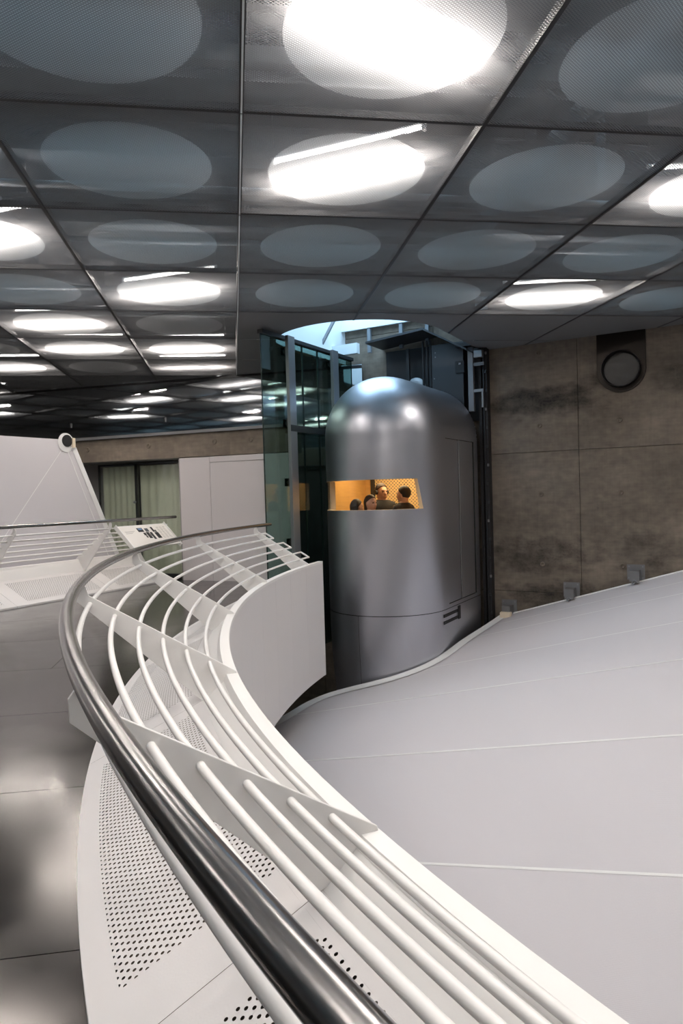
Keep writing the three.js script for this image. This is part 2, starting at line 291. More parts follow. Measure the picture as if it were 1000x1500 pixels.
{
  const I0 = -8, I1 = 5, J0 = -6, J1 = 10, e = 0.018;
  for (let i = I0; i < I1; i++) for (let j = J0; j < J1; j++) {
    const x0 = GX + i * GS + e, x1 = GX + (i + 1) * GS - e, z0 = GZ - j * GS - e, z1 = GZ - (j + 1) * GS + e;
    let poly = [[x0, z0], [x1, z0], [x1, z1], [x0, z1]]; for (const h of halfplanes) poly = clipPoly(poly, h);
    if (poly.length < 3) continue;
    const c = panelCentre(i, j), whole = poly.length === 4 && halfplanes.every(([px, pz, nx, nz]) => (c[0] - px) * nx + (c[1] - pz) * nz > 1.25);
    const plain = i >= 0 && j >= 3;
    const g = sheet(poly, Y(CEIL)); if (!g) continue;
    const p = mesh('ceiling_panel', g, plain ? M.plain : M.mesh, ceiling);
    if (!plain) { const b = sheet(poly, Y(CEIL) + 0.014, whole ? c : null); if (b) mesh('backing_sheet', b, M.backing, p); }
    if (!plain && whole) mesh('diffuser_disc', new THREE.CircleGeometry(0.635, 64).rotateX(Math.PI / 2).translate(c[0], Y(CEIL) + 0.016, c[1]), M.disc, p);
  }
  // grid profiles, cut where the shaft opens
  const bar = (x0, z0, x1, z1, w, h, y) => {
    let a = [x0, z0], b = [x1, z1];
    for (const [px, pz, nx, nz] of halfplanes) {
      const f = ([x, z]) => (x - px) * nx + (z - pz) * nz - 0.01, fa = f(a), fb = f(b);
      if (fa < 0 && fb < 0) return; const t = fa / (fa - fb), m = [a[0] + (b[0] - a[0]) * t, a[1] + (b[1] - a[1]) * t];
      if (fa < 0) a = m; else if (fb < 0) b = m;
    }
    const L = Math.hypot(b[0] - a[0], b[1] - a[1]); if (L < 0.02) return;
    let g = box(L, h, w, 0, 0, 0, Math.atan2(-(b[1] - a[1]), b[0] - a[0])).translate((a[0] + b[0]) / 2, y, (a[1] + b[1]) / 2);
    if (Math.hypot((a[0] + b[0]) / 2 - HOLE.x, (a[1] + b[1]) / 2 - HOLE.z) < 3.2) { const br = new Brush(prep(g)); br.updateMatrixWorld(); g = csg.evaluate(br, cutter, HOLLOW_SUBTRACTION).geometry; if (!g.attributes.position.count) return; }
    return g;
  };
  for (let i = I0; i <= I1; i++) for (let j = J0; j < J1; j++) { const x = GX + i * GS, g = bar(x, GZ - j * GS, x, GZ - (j + 1) * GS, 0.03, 0.07, Y(CEIL) + 0.03); if (g) mesh('long_rail', g, M.profile, ceiling); }
  for (let j = J0; j <= J1; j++) for (let i = I0; i < I1; i++) { const z = GZ - j * GS, g = bar(GX + i * GS + 0.016, z, GX + (i + 1) * GS - 0.016, z, 0.035, 0.05, Y(CEIL) + 0.028); if (g) mesh('cross_rail', g, M.profile, ceiling); }
  // bright slot along the middle rail
  for (let j = J0; j < J1 - 1; j++) mesh('slot_strip', box(0.012, 0.006, GS - 0.02, GX, Y(CEIL) - 0.008, GZ - (j + 0.5) * GS), M.paleSteel, ceiling);
}
// roof over the ceiling void: slab strips with open glazed slots, beams and ducts
{
  const roof = structure(group('roof'), 'roof slab strips with daylight slots above the ceiling void');
  const yS = Y(CEIL) + 1.15, W = 23;
  const zs = []; for (let z = 4.5; z > -21; z -= 1.7134) zs.push(z);
  zs.forEach((z, k) => {
    const open = z > -9, d = open ? 1.28 : 1.7134;
    if (Math.abs(z + 12.63) < 0.1) { mesh('roof_slab', box(15.1, 0.2, d, -5.95, yS, z - d / 2), M.slab, roof); mesh('roof_slab', box(5.3, 0.2, d, 6.85, yS, z - d / 2), M.slab, roof); }
    else if (Math.abs(z + 10.92) < 0.1) {                    // the roof is open over the elevator shaft
      mesh('roof_slab', box(14.7, 0.2, d, -6.15, yS, z - d / 2), M.slab, roof); mesh('roof_slab', box(6.3, 0.2, d, 6.35, yS, z - d / 2), M.slab, roof);
    } else mesh('roof_slab', box(W, 0.2, d, -2, yS, z - d / 2), M.slab, roof);
    if (open) mesh('roof_pane', box(W, 0.012, 0.44, -2, yS + 0.05, z - d - 0.215), M.pane, roof);
  });
  for (let k = 0; k < 15; k++) { const z = 3.3 - k * 1.7134; if (z < -10 && z > -14) continue; mesh('roof_beam', merge([box(W, 0.02, 0.2, -2, Y(CEIL) + 0.98, z), box(W, 0.3, 0.014, -2, Y(CEIL) + 0.83, z), box(W, 0.02, 0.2, -2, Y(CEIL) + 0.68, z)]), M.steelBeam, roof); }
  for (let k = 0; k < 9; k++) mesh('pipe', cyl(0.035, W, 0, 0, 0, 12).rotateZ(Math.PI / 2).translate(-2, Y(CEIL) + 0.5, 1.6 - k * 1.7134 * 1.0 - (k % 2) * 0.25), M.duct, roof);
  for (const [x, z0, z1] of [[-2.3, 3, -9], [2.9, 3, -8.5], [-6.3, 3, -12], [6.2, 3, -8]]) mesh('hanger_beam', box(0.1, 0.22, z0 - z1, x, Y(CEIL) + 0.42, (z0 + z1) / 2), M.steelBeam, roof);
  for (const [x, z] of [[0.55, -3.6], [1.35, -3.3], [-1.1, -3.7], [-0.75, -3.6], [-0.4, -3.5], [3.0, -6.6], [3.5, -6.2]]) mesh('drop_rod', box(0.09, 0.8, 0.05, x, Y(CEIL) + 0.6, z), M.steelBeam, roof);
  const shell = [[0.2, 26, -13.3, -8], [0.2, 26, 9.9, -8]];
  mesh('void_wall', merge([box(0.2, 1.4, 26, -13.3, Y(CEIL) + 0.6, -8), box(0.2, 1.4, 20, 9.9, Y(CEIL) + 0.6, -3), box(23, 1.4, 0.2, -2, Y(CEIL) + 0.6, 5.2)]), M.wallGrey, roof);
}
// fluorescent tubes in the ceiling void
function lamp(i, j, deg, label, grp, up = true) {
  const [cx, cz] = panelCentre(i, j), L = 1.3, o = group('fluorescent_lamp'); o.position.set(cx, Y(CEIL) + 0.24, cz); o.rotation.y = THREE.MathUtils.degToRad(-deg);
  mesh('tube', new THREE.CapsuleGeometry(0.014, L - 0.03, 4, 12).rotateZ(Math.PI / 2), M.tubeGlow, o);
  for (const e of [-1, 1]) { mesh('holder', box(0.03, 0.05, 0.04, e * (L / 2 + 0.01), 0, 0), M.frost, o); mesh('hanger', cyl(0.004, 0.5, e * (L / 2 + 0.01), 0.31, 0, 6), M.galv, o); }
  mesh('reflector_housing', rbox(L + 0.06, 0.014, 0.036, 0, 0.028, 0, 0.005), M.frost, o);
  const l = new THREE.RectAreaLight(lin(1, 0.92, 0.85), LAMP, L, 0.04); l.position.set(0, -0.03, 0); l.rotation.x = -Math.PI / 2; l.name = 'tube_light'; o.add(l);
  tag(o, label, 'lamp', grp);
}
lamp(0, -1, -26, 'glowing tube slanting over the large nearest round opening at top centre');
lamp(0, 0, 31, 'long glowing tube over the second round opening right of the bright ceiling slot');
lamp(2, 0, 14, 'glowing tube over the ceiling opening cut off by the right picture edge');
lamp(-2, 1, 28, 'glowing tube over the ceiling opening cut off by the left edge, nearest there');
lamp(-1, 2, 26, 'glowing tube over the lit round opening just left of the middle ceiling slot');
lamp(2, 2, 13, 'glowing tube over the lit round opening above the bare concrete wall');
lamp(-2, 3, 8, 'glowing tube over the lit opening in the third column left, front one');
lamp(-2, 4, 6, 'glowing tube over the lit opening directly behind the front one in the left column');
lamp(-1, 4, 8, 'glowing tube over the lit opening second from the mirror glazing beside the slot');
lamp(-1, 5, 6, 'glowing tube over the lit opening nearest the mirror glazing beside the slot');
lamp(-3, 5, 5, 'glowing tube over the far lit opening at the left picture edge');
for (const [i, j] of [[-4, 2], [-5, 4], [-4, 0], [-2, -2], [1, -2], [3, -2], [-1, -4], [2, -4], [-4, -3], [0, -2], [-1, -2], [0, -4], [4, 1], [-6, 6], [-4, 7]])
  lamp(i, j, (i * 37 + j * 53) % 35, 'glowing tube above a ceiling opening outside the picture', 'ceiling tubes outside the picture');

// ------------------------------------------------------------------ balustrades
function balustrade(path, o, s0, s1, fins, opt) {
  const RY = opt.rail, CYp = opt.cap, BT = [0, 1, 2, 3, 4, 5].map((k) => 0.035 + 0.1225 * k);
  const topY = (t) => RY - 0.075 + (CYp + 0.012 - (RY - 0.075)) * (t / 0.79);
  const bt6 = (k) => 0.035 + 0.1225 * k;
  const run = (a, b, t, y, n) => { const p = []; for (let k = 0; k <= n; k++) { const q = path.at(a + (b - a) * k / n); p.push(V(q.x + q.nx * t, y, q.z + q.nz * t)); } return p; };
  const n = opt.n;
  // handrail
  const rp = run(s0, opt.railEnd, 0, RY, n), hr = mesh('handrail', tubeFn((t) => { const q = path.at(s0 + (opt.railEnd - s0) * t); return V(q.x, RY, q.z); }, 0.0255, 40, n * 5), M.steelRail, o);
  for (const q of [rp[0], rp[rp.length - 1]]) mesh('end_cap', new THREE.SphereGeometry(0.0255, 16, 12).translate(q.x, q.y, q.z), M.steelRail, hr);
  // bars
  BT.forEach((t, k) => {
    const e = opt.barEnd + (opt.loops ? 0.08 * Math.floor(k / 2) : 0), y = topY(t) - 0.026, fn = (u) => { const s = s0 + (e - s0) * u, q = path.at(s), tt = bt6(k, s); return V(q.x + q.nx * tt, topY(tt) - 0.026, q.z + q.nz * tt); };
    const b = mesh('bar', tubeFn(fn, 0.0125, 14, n * 3), M.white, o);
    if (opt.loops && k % 2) { const q = path.at(e), t0 = BT[k - 1], y0 = topY(t0) - 0.026; mesh('end_loop', tube([V(q.x + q.nx * t0, y0, q.z + q.nz * t0), V(q.x + q.nx * t, y, q.z + q.nz * t)], 0.0125, 12, false, 4), M.white, b); }
  });
  // fins
  const outline = [[-0.028, RY - 0.105], [-0.03, RY - 0.05], [-0.012, RY - 0.026], [0.014, RY - 0.026], [0.03, RY - 0.078], [0.79, CYp + 0.012], [0.795, CYp - 0.01], [0.64, 0.325], [0.60, 0.31]];
  for (const s of fins) {
    const q = path.at(s), sh = new THREE.Shape(outline.map((p) => new THREE.Vector2(...p)));
    const g = new THREE.ExtrudeGeometry(sh, { depth: 0.012, bevelEnabled: true, bevelSize: 0.0015, bevelThickness: 0.0015, bevelSegments: 1 }); g.translate(0, 0, -0.006);
    g.rotateY(-Math.atan2(q.nz, q.nx)); g.translate(q.x, 0, q.z); mesh('fin', g, M.white, o);
  }
  // plinth: cap, inner face, outer panels
  const c0 = s0, c1 = opt.capEnd;
  mesh('cap', sweep(path, c0, c1, n, [[0.738, CYp], [0.80, CYp], [0.803, CYp - 0.004], [0.803, CYp - 0.035], [0.72, CYp - 0.035]]), M.white, o);
  mesh('plinth_face', sweep(path, c0, c1, n, [[0.615, 0.31], [0.722, CYp - 0.035], [0.745, CYp - 0.036], [0.632, 0.30]]), M.white, o);
  const np = Math.round((c1 - c0) / 0.75);
  for (let k = 0; k < np; k++) { const a = c0 + (c1 - c0) * k / np + 0.0015, b = c0 + (c1 - c0) * (k + 1) / np - 0.0015; mesh('outer_panel', sweep(path, a, b, 6, [[0.80, CYp - 0.036], [0.80, opt.bottom], [0.784, opt.bottom], [0.784, CYp - 0.036]]), M.whiteBase, o); }
  mesh('plinth_core', sweep(path, c0, c1, n, [[0.77, CYp - 0.04], [0.77, opt.bottom + 0.02], [0.755, opt.bottom + 0.02], [0.755, CYp - 0.04]]), M.wallGrey, o);
  if (opt.endWall) mesh('end_panel', sweep(path, c1 - 0.0, c1 + 0.014, 1, [[0.803, CYp], [0.803, opt.bottom], [0.55, opt.bottom], [0.5, 0.0], [0.0, 0.0], [0.615, 0.31], [0.72, CYp - 0.03]]), M.whiteBase, o);
  // sloping base with perforated bays
  const yb = (t) => 0.022 + (0.31 - 0.022) * (t / 0.615), bt = (a, b, t0, t1, m) => sweep(path, a, b, m, [[t0, yb(t0)], [t1, yb(t1)]], false);
  const edges = [s0, ...fins.filter((s) => s > s0 + 0.3 && s < c1 - 0.2), c1];
  for (let k = 0; k + 1 < edges.length; k++) {
    const a = edges[k] + 0.0012, b = edges[k + 1] - 0.0012, m = 14;
    if (b - a < 0.7) { mesh('base_plate', merge([bt(a, b, 0, 0.615, m), sweep(path, a, b, m, [[0, 0], [0, 0.022]], false)]), M.whiteBase, o); continue; }
    const g0 = a + 0.22, g1 = b - 0.14, t0 = 0.085, t1 = 0.555;
    mesh('base_plate', merge([sweep(path, a, b, m, [[0, 0.0], [0, 0.022], [t0, yb(t0)]], false), bt(a, b, t1, 0.615, m), bt(a, g0, t0, t1, 4), bt(g1, b, t0, t1, 4)]), M.whiteBase, o);
    mesh('perforated_grille', bt(g0, g1, t0, t1, m), M.grille, o);
  }
  mesh('base_floor', sweep(path, s0, c1, n, [[0.1, -0.024], [0.755, -0.024], [0.755, -0.05], [0.1, -0.05]]), M.concrete, o);
}
{
  const o = group('balustrade');
  balustrade(nearPath, o, -7.4, 5.6, [-5.4, -3.3, -1.15, 1.02, 3.28, 5.32].map((s) => s), { rail: Y(-0.42), cap: Y(-0.98), railEnd: 5.83, barEnd: 5.58, capEnd: 5.90, bottom: Y(-2.68), n: 70, loops: true, endWall: true });
  tag(o, 'curved white balustrade with steel handrail sweeping through the foreground', 'railing');
  const f = group('balustrade');
  balustrade(farPath, f, -4.4, 1.8, [-3.0, -1.28, 0.42], { rail: Y(-0.31), cap: Y(-0.93), railEnd: 1.92, barEnd: 1.75, capEnd: 1.8, bottom: Y(-2.6), n: 12, loops: false, endWall: false });
  tag(f, 'straight far white balustrade on the other side of the walkway', 'railing');
}
// information board lying on the far balustrade
{
  const c = document.createElement('canvas'); c.width = 512; c.height = 200; const x = c.getContext('2d');
  x.fillStyle = '#e6e1da'; x.fillRect(0, 0, 512, 200);
  const img = (a, b, w, h, col) => { x.fillStyle = col; x.fillRect(a, b, w, h); };
  img(170, 22, 62, 40, '#15181d'); img(184, 26, 44, 16, '#6d8bb0'); img(206, 72, 26, 26, '#1a1a1a'); img(212, 100, 18, 22, '#3a3735'); img(250, 30, 40, 34, '#4a4f55'); img(238, 68, 34, 62, '#151517'); img(280, 70, 26, 72, '#1c1b1b'); img(262, 84, 16, 26, '#6b6660');
  img(326, 20, 22, 50, '#141416'); img(330, 76, 44, 60, '#101012'); img(350, 52, 18, 22, '#3d3a38');
  x.fillStyle = '#8c8782'; for (let col = 0; col < 3; col++) for (let r = 0; r < 10; r++) x.fillRect(392 + col * 38, 26 + r * 12, 28 - ((r * 7 + col * 5) % 9), 3);
  x.fillStyle = '#9a958f'; for (let r = 0; r < 3; r++) x.fillRect(26, 48 + r * 10, 110 - r * 20, 3);
  const t = new THREE.CanvasTexture(c); t.colorSpace = THREE.SRGBColorSpace;
  const o = group('information_board'), q = farPath.at(1.02), A = 0.75;
  o.position.set(q.x - q.nx * 0.24, Y(-0.31) - 0.27, q.z - q.nz * 0.24); o.rotation.y = Math.atan2(0.797, 0.604);
  const bd = group('panel', o); bd.rotation.x = A;
  mesh('board_plate', rbox(1.06, 0.018, 0.5, 0, 0, 0, 0.004), M.board, bd);
  mesh('printed_face', new THREE.PlaneGeometry(1.02, 0.46).rotateX(-Math.PI / 2).translate(0, 0.0095, 0), std({ map: t, roughness: 0.5 }), bd);
  mesh('bracket', merge([box(0.012, 0.07, 0.54, -0.54, -0.01, 0).rotateX(A), box(0.012, 0.07, 0.54, 0.54, -0.01, 0).rotateX(A)]), M.white, o);
  tag(o, 'tilted white information board with small dark photographs on far railing', 'board');
}

// ------------------------------------------------------------------ great membrane below the right side
{
  const bk = [0, 1.4, 2.8, 4.2, 5.6, 7.0, 8.4, 9.8, 11], h34 = [-1.34, -1.53, -1.73, -1.925, -2.33, -2.95, -3.75, -4.7, -5.6], sl = [0.306, 0.28, 0.27, 0.252, 0.223, 0.194, 0.17, 0.15, 0.13];
  const spl = (ys) => { const cv = new THREE.SplineCurve(bk.map((b, k) => new THREE.Vector2(b, ys[k]))); const tab = cv.getPoints(400); return (b) => { let lo = 0, hi = 400; while (hi - lo > 1) { const m = (lo + hi) >> 1; if (tab[m].x > b) hi = m; else lo = m; } const p = tab[lo], q = tab[hi]; return p.y + (q.y - p.y) * (b - p.x) / (q.x - p.x || 1); }; };
  const fh = spl(h34), fs = spl(sl);
  const hgt = (a, b) => fh(b) + fs(b) * (a - 3.4);
  const E = [[-0.02, 0.10], [0.6, 0.06], [1.13, 0.0], [1.7, -0.10], [2.2, -0.165], [2.6, -0.28], [2.88, -0.47], [3.07, -0.72], [3.19, -1.02], [3.29, -1.36], [3.45, -1.64], [3.75, -1.80], [4.3, -1.9], [5.0, -2.2], [6, -2.6], [8, -3], [11, -3.4]];
  const ecv = new THREE.SplineCurve(E.map((q) => new THREE.Vector2(...q))).getPoints(300);
  const left = (b) => { for (let k = 1; k < ecv.length; k++) if (ecv[k].x >= b) { const p = ecv[k - 1], q = ecv[k]; return p.y + (q.y - p.y) * (b - p.x) / (q.x - p.x || 1); } return ecv[300].y; };
  const o = group('membrane_canopy');
  const AR = 6.6, pt = (a, b, dy = 0) => wallAt(a, b + 0.02, hgt(a, b) + dy);
  const top = gridGeo(60, 320, (u, v) => { const b = 10.8 * v, l = left(b), a = l + (AR - l) * u; return { p: pt(a, b), uv: [a, b] }; });
  const under = gridGeo(20, 50, (u, v) => { const b = 10.8 * v, l = left(b), a = l + (AR - l) * u; return { p: pt(a, b, -0.012), uv: [a, b] }; });
  mesh('membrane_skin', merge([top, under]), M.membrane, o);
  for (const b of [0.75, 1.45, 2.8, 4.2, 5.6, 7.0, 8.4]) {
    const l = left(b) + 0.02, pts = []; for (let k = 0; k <= 40; k++) pts.push(l + (AR - l) * k / 40);
    const w = 0.011; mesh('seam', gridGeo(40, 1, (u, v) => { const a = l + (AR - l) * u; return { p: pt(a, b + (v - 0.5) * w * 2, 0.003), uv: [a, v] }; }), M.seam, o);
  }
  const bp = []; for (let k = 0; k <= 120; k++) { const b = 0.0 + 4.6 * k / 120; bp.push([left(b), b]); }
  const edge = (s) => { const f = s * 120, k = Math.min(119, Math.floor(f)), t = f - k; return [bp[k][0] + (bp[k + 1][0] - bp[k][0]) * t, bp[k][1] + (bp[k + 1][1] - bp[k][1]) * t]; };
  const band = (w0, w1, dy0, dy1) => gridGeo(120, 1, (u, v) => { const [a, b] = edge(u), [a2, b2] = edge(Math.min(1, u + 0.004)), [a1, b1] = edge(Math.max(0, u - 0.004)); let ta = a2 - a1, tb = b2 - b1; const L = Math.hypot(ta, tb) || 1; ta /= L; tb /= L; const w = w0 + (w1 - w0) * v; return { p: pt(a + tb * w, Math.max(0, b - ta * w), dy0 + (dy1 - dy0) * v), uv: [u, v] }; });
  mesh('edge_band', merge([band(0, 0.15, 0.05, 0.012), band(0, 0, 0.05, -0.05)]), M.seam, o);
  const wp = []; for (let k = 0; k <= 30; k++) { const a = 0.1 + 6.4 * k / 30; wp.push(pt(a, 0.02, 0.004)); }
  mesh('edge_cord', tube(wp, 0.016, 8, false, 60), M.seam, o);
  tag(o, 'large sloping white fabric membrane with fine seams right of the balustrade', 'membrane');
}
// wall brackets that hold the membrane
[[0.25, -2.16, 'steel wall bracket at the membrane corner beside the elevator cabin', true], [1.37, -1.80, 'steel wall bracket holding the membrane edge, middle of three'], [2.43, -1.46, 'steel wall bracket holding the membrane edge, farthest right']].forEach(([a, y, lb, end]) => {
  const o = group('wall_bracket'); const p = wallAt(a, 0.004, y); o.position.copy(p); o.rotation.y = -Math.atan2(0.62, 0.785);
  mesh('plate', rbox(0.28, 0.26, 0.016, 0, 0, 0.008, 0.003), M.galv, o);
  mesh('channel', merge([box(0.014, 0.15, 0.22, -0.07, -0.04, 0.126), box(0.014, 0.15, 0.22, 0.07, -0.04, 0.126), box(0.154, 0.014, 0.22, 0, 0.035, 0.126), box(0.154, 0.17, 0.012, 0, -0.05, 0.237)]), M.galv, o);
  for (const sx of [-1, 1]) for (const sy of [-1, 1]) mesh('bolt', cyl(0.013, 0.014, 0, 0, 0, 6).rotateX(Math.PI / 2).translate(sx * 0.108, sy * 0.095, 0.022), M.greySteel, o);
  mesh(end ? 'corner_fitting' : 'shackle', end ? rbox(0.2, 0.12, 0.12, 0.0, -0.12, 0.25, 0.02) : new THREE.TorusGeometry(0.035, 0.008, 8, 18, Math.PI * 1.5).translate(0.0, -0.14, 0.247), end ? M.cream : M.greySteel, o);
  tag(o, lb, 'bracket', 'membrane wall brackets');
});
// round outlet in a bronze plate on the concrete wall
{
  const o = group('wall_outlet'); o.position.copy(wallAt(2.26, 0.002, 1.98)); o.rotation.y = -Math.atan2(0.62, 0.785);
  const sh = new THREE.Shape(); const R = 0.385; sh.moveTo(-R, CEIL - 1.985); sh.lineTo(-R, 0); sh.absarc(0, 0, R, Math.PI, Math.PI * 2, false); sh.lineTo(R, CEIL - 1.985); sh.closePath();
  const h = new THREE.Path(); h.absarc(0, 0, 0.31, 0, Math.PI * 2, true); sh.holes.push(h);
  mesh('plate', new THREE.ExtrudeGeometry(sh, { depth: 0.03, bevelEnabled: true, bevelSize: 0.004, bevelThickness: 0.004, bevelSegments: 2, curveSegments: 40 }), M.bronze, o);
  mesh('barrel', new THREE.LatheGeometry([[0.308, 0.0], [0.308, 0.15], [0.30, 0.155], [0.29, 0.15], [0.288, 0.01], [0.27, 0.006], [0.0001, 0.006]].map((q) => new THREE.Vector2(...q)), 48).rotateX(Math.PI / 2), std({ color: lin(0.008, 0.007, 0.0065), metalness: 0.2, roughness: 0.35 }), o);
  tag(o, 'dark bronze plate with a round outlet high on the concrete wall', 'outlet');
}
// distant white tent membrane behind the far balustrade
{
  const o = group('tent_membrane'); o.position.set(-2.2 - 0.797 * 1.15, 0, -11.09 - 0.604 * 1.15); o.rotation.y = 0.9219;
  const rx = (y) => 0.765 + (1.02 - y) * 0.41, TOP = 1.05, BOT = -2.5, X0 = -4.2;
  const zz = (x, y) => -0.10 * Math.sin(Math.PI * Math.min(1, Math.max(0, (x - X0) / (rx(y) - X0)))) * (1 - (y - BOT) / (TOP - BOT) * 0.4) + 0.12 * (TOP - y) * 0.5;
  const g = gridGeo(30, 30, (u, v) => { const y = BOT + (TOP - BOT) * v, x = X0 + (rx(y) - X0) * u; return { p: V(x, Y(y), zz(x, y)), uv: [x, y] }; });
  const g2 = gridGeo(10, 10, (u, v) => { const y = BOT + (TOP - BOT) * v, x = X0 + (rx(y) - X0) * u; return { p: V(x, Y(y), zz(x, y) - 0.02), uv: [x, y] }; });
  mesh('membrane_skin', merge([g, g2]), M.membrane, o);
  const strip = (f, w) => gridGeo(24, 1, (u, v) => { const y = 0.93 + (BOT - 0.93) * u, x = f(y) + (v - 0.5) * w; return { p: V(x, Y(y), zz(x, y) + 0.006), uv: [u, v] }; });
  mesh('edge_band', strip((y) => rx(y) - 0.05, 0.1), M.seam, o);
  mesh('seam', strip((y) => 0.60 + (0.93 - y) * 0.385, 0.016), M.seam, o);
  mesh('seam', strip((y) => 0.56 - (0.93 - y) * 0.83, 0.016), M.seam, o);
  mesh('ring_plate', new THREE.RingGeometry(0.0, 0.16, 32).translate(0.6, Y(1.0), zz(0.6, 1.0) + 0.012), M.seam, o);
  mesh('ring_hole', new THREE.CylinderGeometry(0.1, 0.1, 0.05, 24, 1).rotateX(Math.PI / 2).translate(0.62, Y(1.03), zz(0.62, 1.03)), M.dark, o);
  mesh('corner_fitting', box(0.05, 0.16, 0.05, 0.74, Y(1.0), 0.02), M.cream, o);
  tag(o, 'distant white tent membrane with a round top fitting at left', 'membrane');
}

// ------------------------------------------------------------------ glass enclosure left of the cabin
{
  const o = group('glass_screen'); o.position.set(0.464, 0, -10.789); o.rotation.y = Math.atan2(0.785, 0.62);
  const y0 = Y(-2.6), y1 = Y(CEIL - 0.05), H = y1 - y0, yc = (y0 + y1) / 2;
  const ed = [0, 1.17, 1.66, 2.9];
  for (let k = 0; k < 3; k++) {
    const a = ed[k] + 0.005, b = ed[k + 1] - 0.005, p = mesh('glass_pane', box(b - a - 0.024, H, 0.012, (a + b) / 2, yc, 0), M.greenPane, o);
    mesh('pane_edge', merge([box(0.012, H, 0.016, a + 0.006, yc, 0), box(0.012, H, 0.016, b - 0.006, yc, 0)]), M.glassEdge, p);
  }
  for (const x of [0.64, 2.05]) {
    const p = mesh('post', rbox(0.19, H, 0.06, x, yc, 0.12, 0.006), M.greySteel, o);
    for (const y of [2.32, 1.17, 0.22, -0.75]) { mesh('clamp', rbox(0.13, 0.13, 0.045, x - 0.0, Y(y), 0.068, 0.01), M.dark, p); mesh('clamp_bolt', cyl(0.03, 0.02, 0, 0, 0, 16).rotateX(Math.PI / 2).translate(x, Y(y), -0.016), M.greySteel, p); mesh('clamp_washer', rbox(0.13, 0.13, 0.014, x, Y(y), -0.014, 0.004), M.dark, p); }
  }
  mesh('cross_beam', box(1.6, 0.1, 0.06, 1.35, Y(1.08), 0.13), M.darkSteel, o);
  mesh('top_channel', rbox(2.9, 0.06, 0.1, 1.45, y1 - 0.02, 0, 0.004), M.darkSteel, o);
  tag(o, 'green tinted glass screen on steel posts left of the elevator cabin', 'screen');
}

// ------------------------------------------------------------------ elevator cabin
const CL = 1.75, CV = 0.93;                            // straight flank length and height where the dome starts
const cabinAt = (u, v, off = 0) => {
  const arc = Math.PI * CR; let sx, sz, dir;
  if (u < CL) { const b = CL - u; sx = C0.x - WN.x * b; sz = C0.z - WN.z * b; dir = [-WD.x, -WD.z]; }
  else if (u <= CL + arc) { const a = (u - CL) / CR - Math.PI / 2; sx = C0.x; sz = C0.z; dir = [WN.x * Math.cos(a) + WD.x * Math.sin(a), WN.z * Math.cos(a) + WD.z * Math.sin(a)]; }
  else { const b = u - CL - arc; sx = C0.x - WN.x * b; sz = C0.z - WN.z * b; dir = [WD.x, WD.z]; }
  const ph = Math.max(0, (v - CV) / CR), c = Math.cos(ph), s = Math.sin(ph), r = CR + off - (v < -1.905 ? 0.05 * ((-1.905 - v) / 1.2) ** 2 : 0);
  return { p: V(sx + dir[0] * r * c, Y(Math.min(v, CV)) + r * s, sz + dir[1] * r * c), n: V(dir[0] * c, s, dir[1] * c), uv: [u, v] };
};
const deg2u = (d) => CL + CR * (THREE.MathUtils.degToRad(d) + Math.PI / 2), flank = (s) => CL + Math.PI * CR + s, UE = 2 * CL + Math.PI * CR;
const patch = (u0, u1, v0, v1, off = 0, w0, w1) => { const nu = Math.max(1, Math.ceil(Math.abs(u1 - u0) / 0.05)), nv = Math.max(1, Math.ceil((v1 - v0) / 0.08)); return gridGeo(nu, nv, (a, b) => { const v = v0 + (v1 - v0) * b, ua = w0 === undefined ? u0 : u0 + (w0 - u0) * b, ub = w1 === undefined ? u1 : u1 + (w1 - u1) * b; return cabinAt(ua + (ub - ua) * a, v, off); }); };
const rim = (pts, o0, o1) => gridGeo(pts.length - 1, 1, (a, b) => { const q = pts[Math.round(a * (pts.length - 1))]; const c = cabinAt(q[0], q[1], o0 + (o1 - o0) * b); return { p: c.p, uv: [a, b] }; });
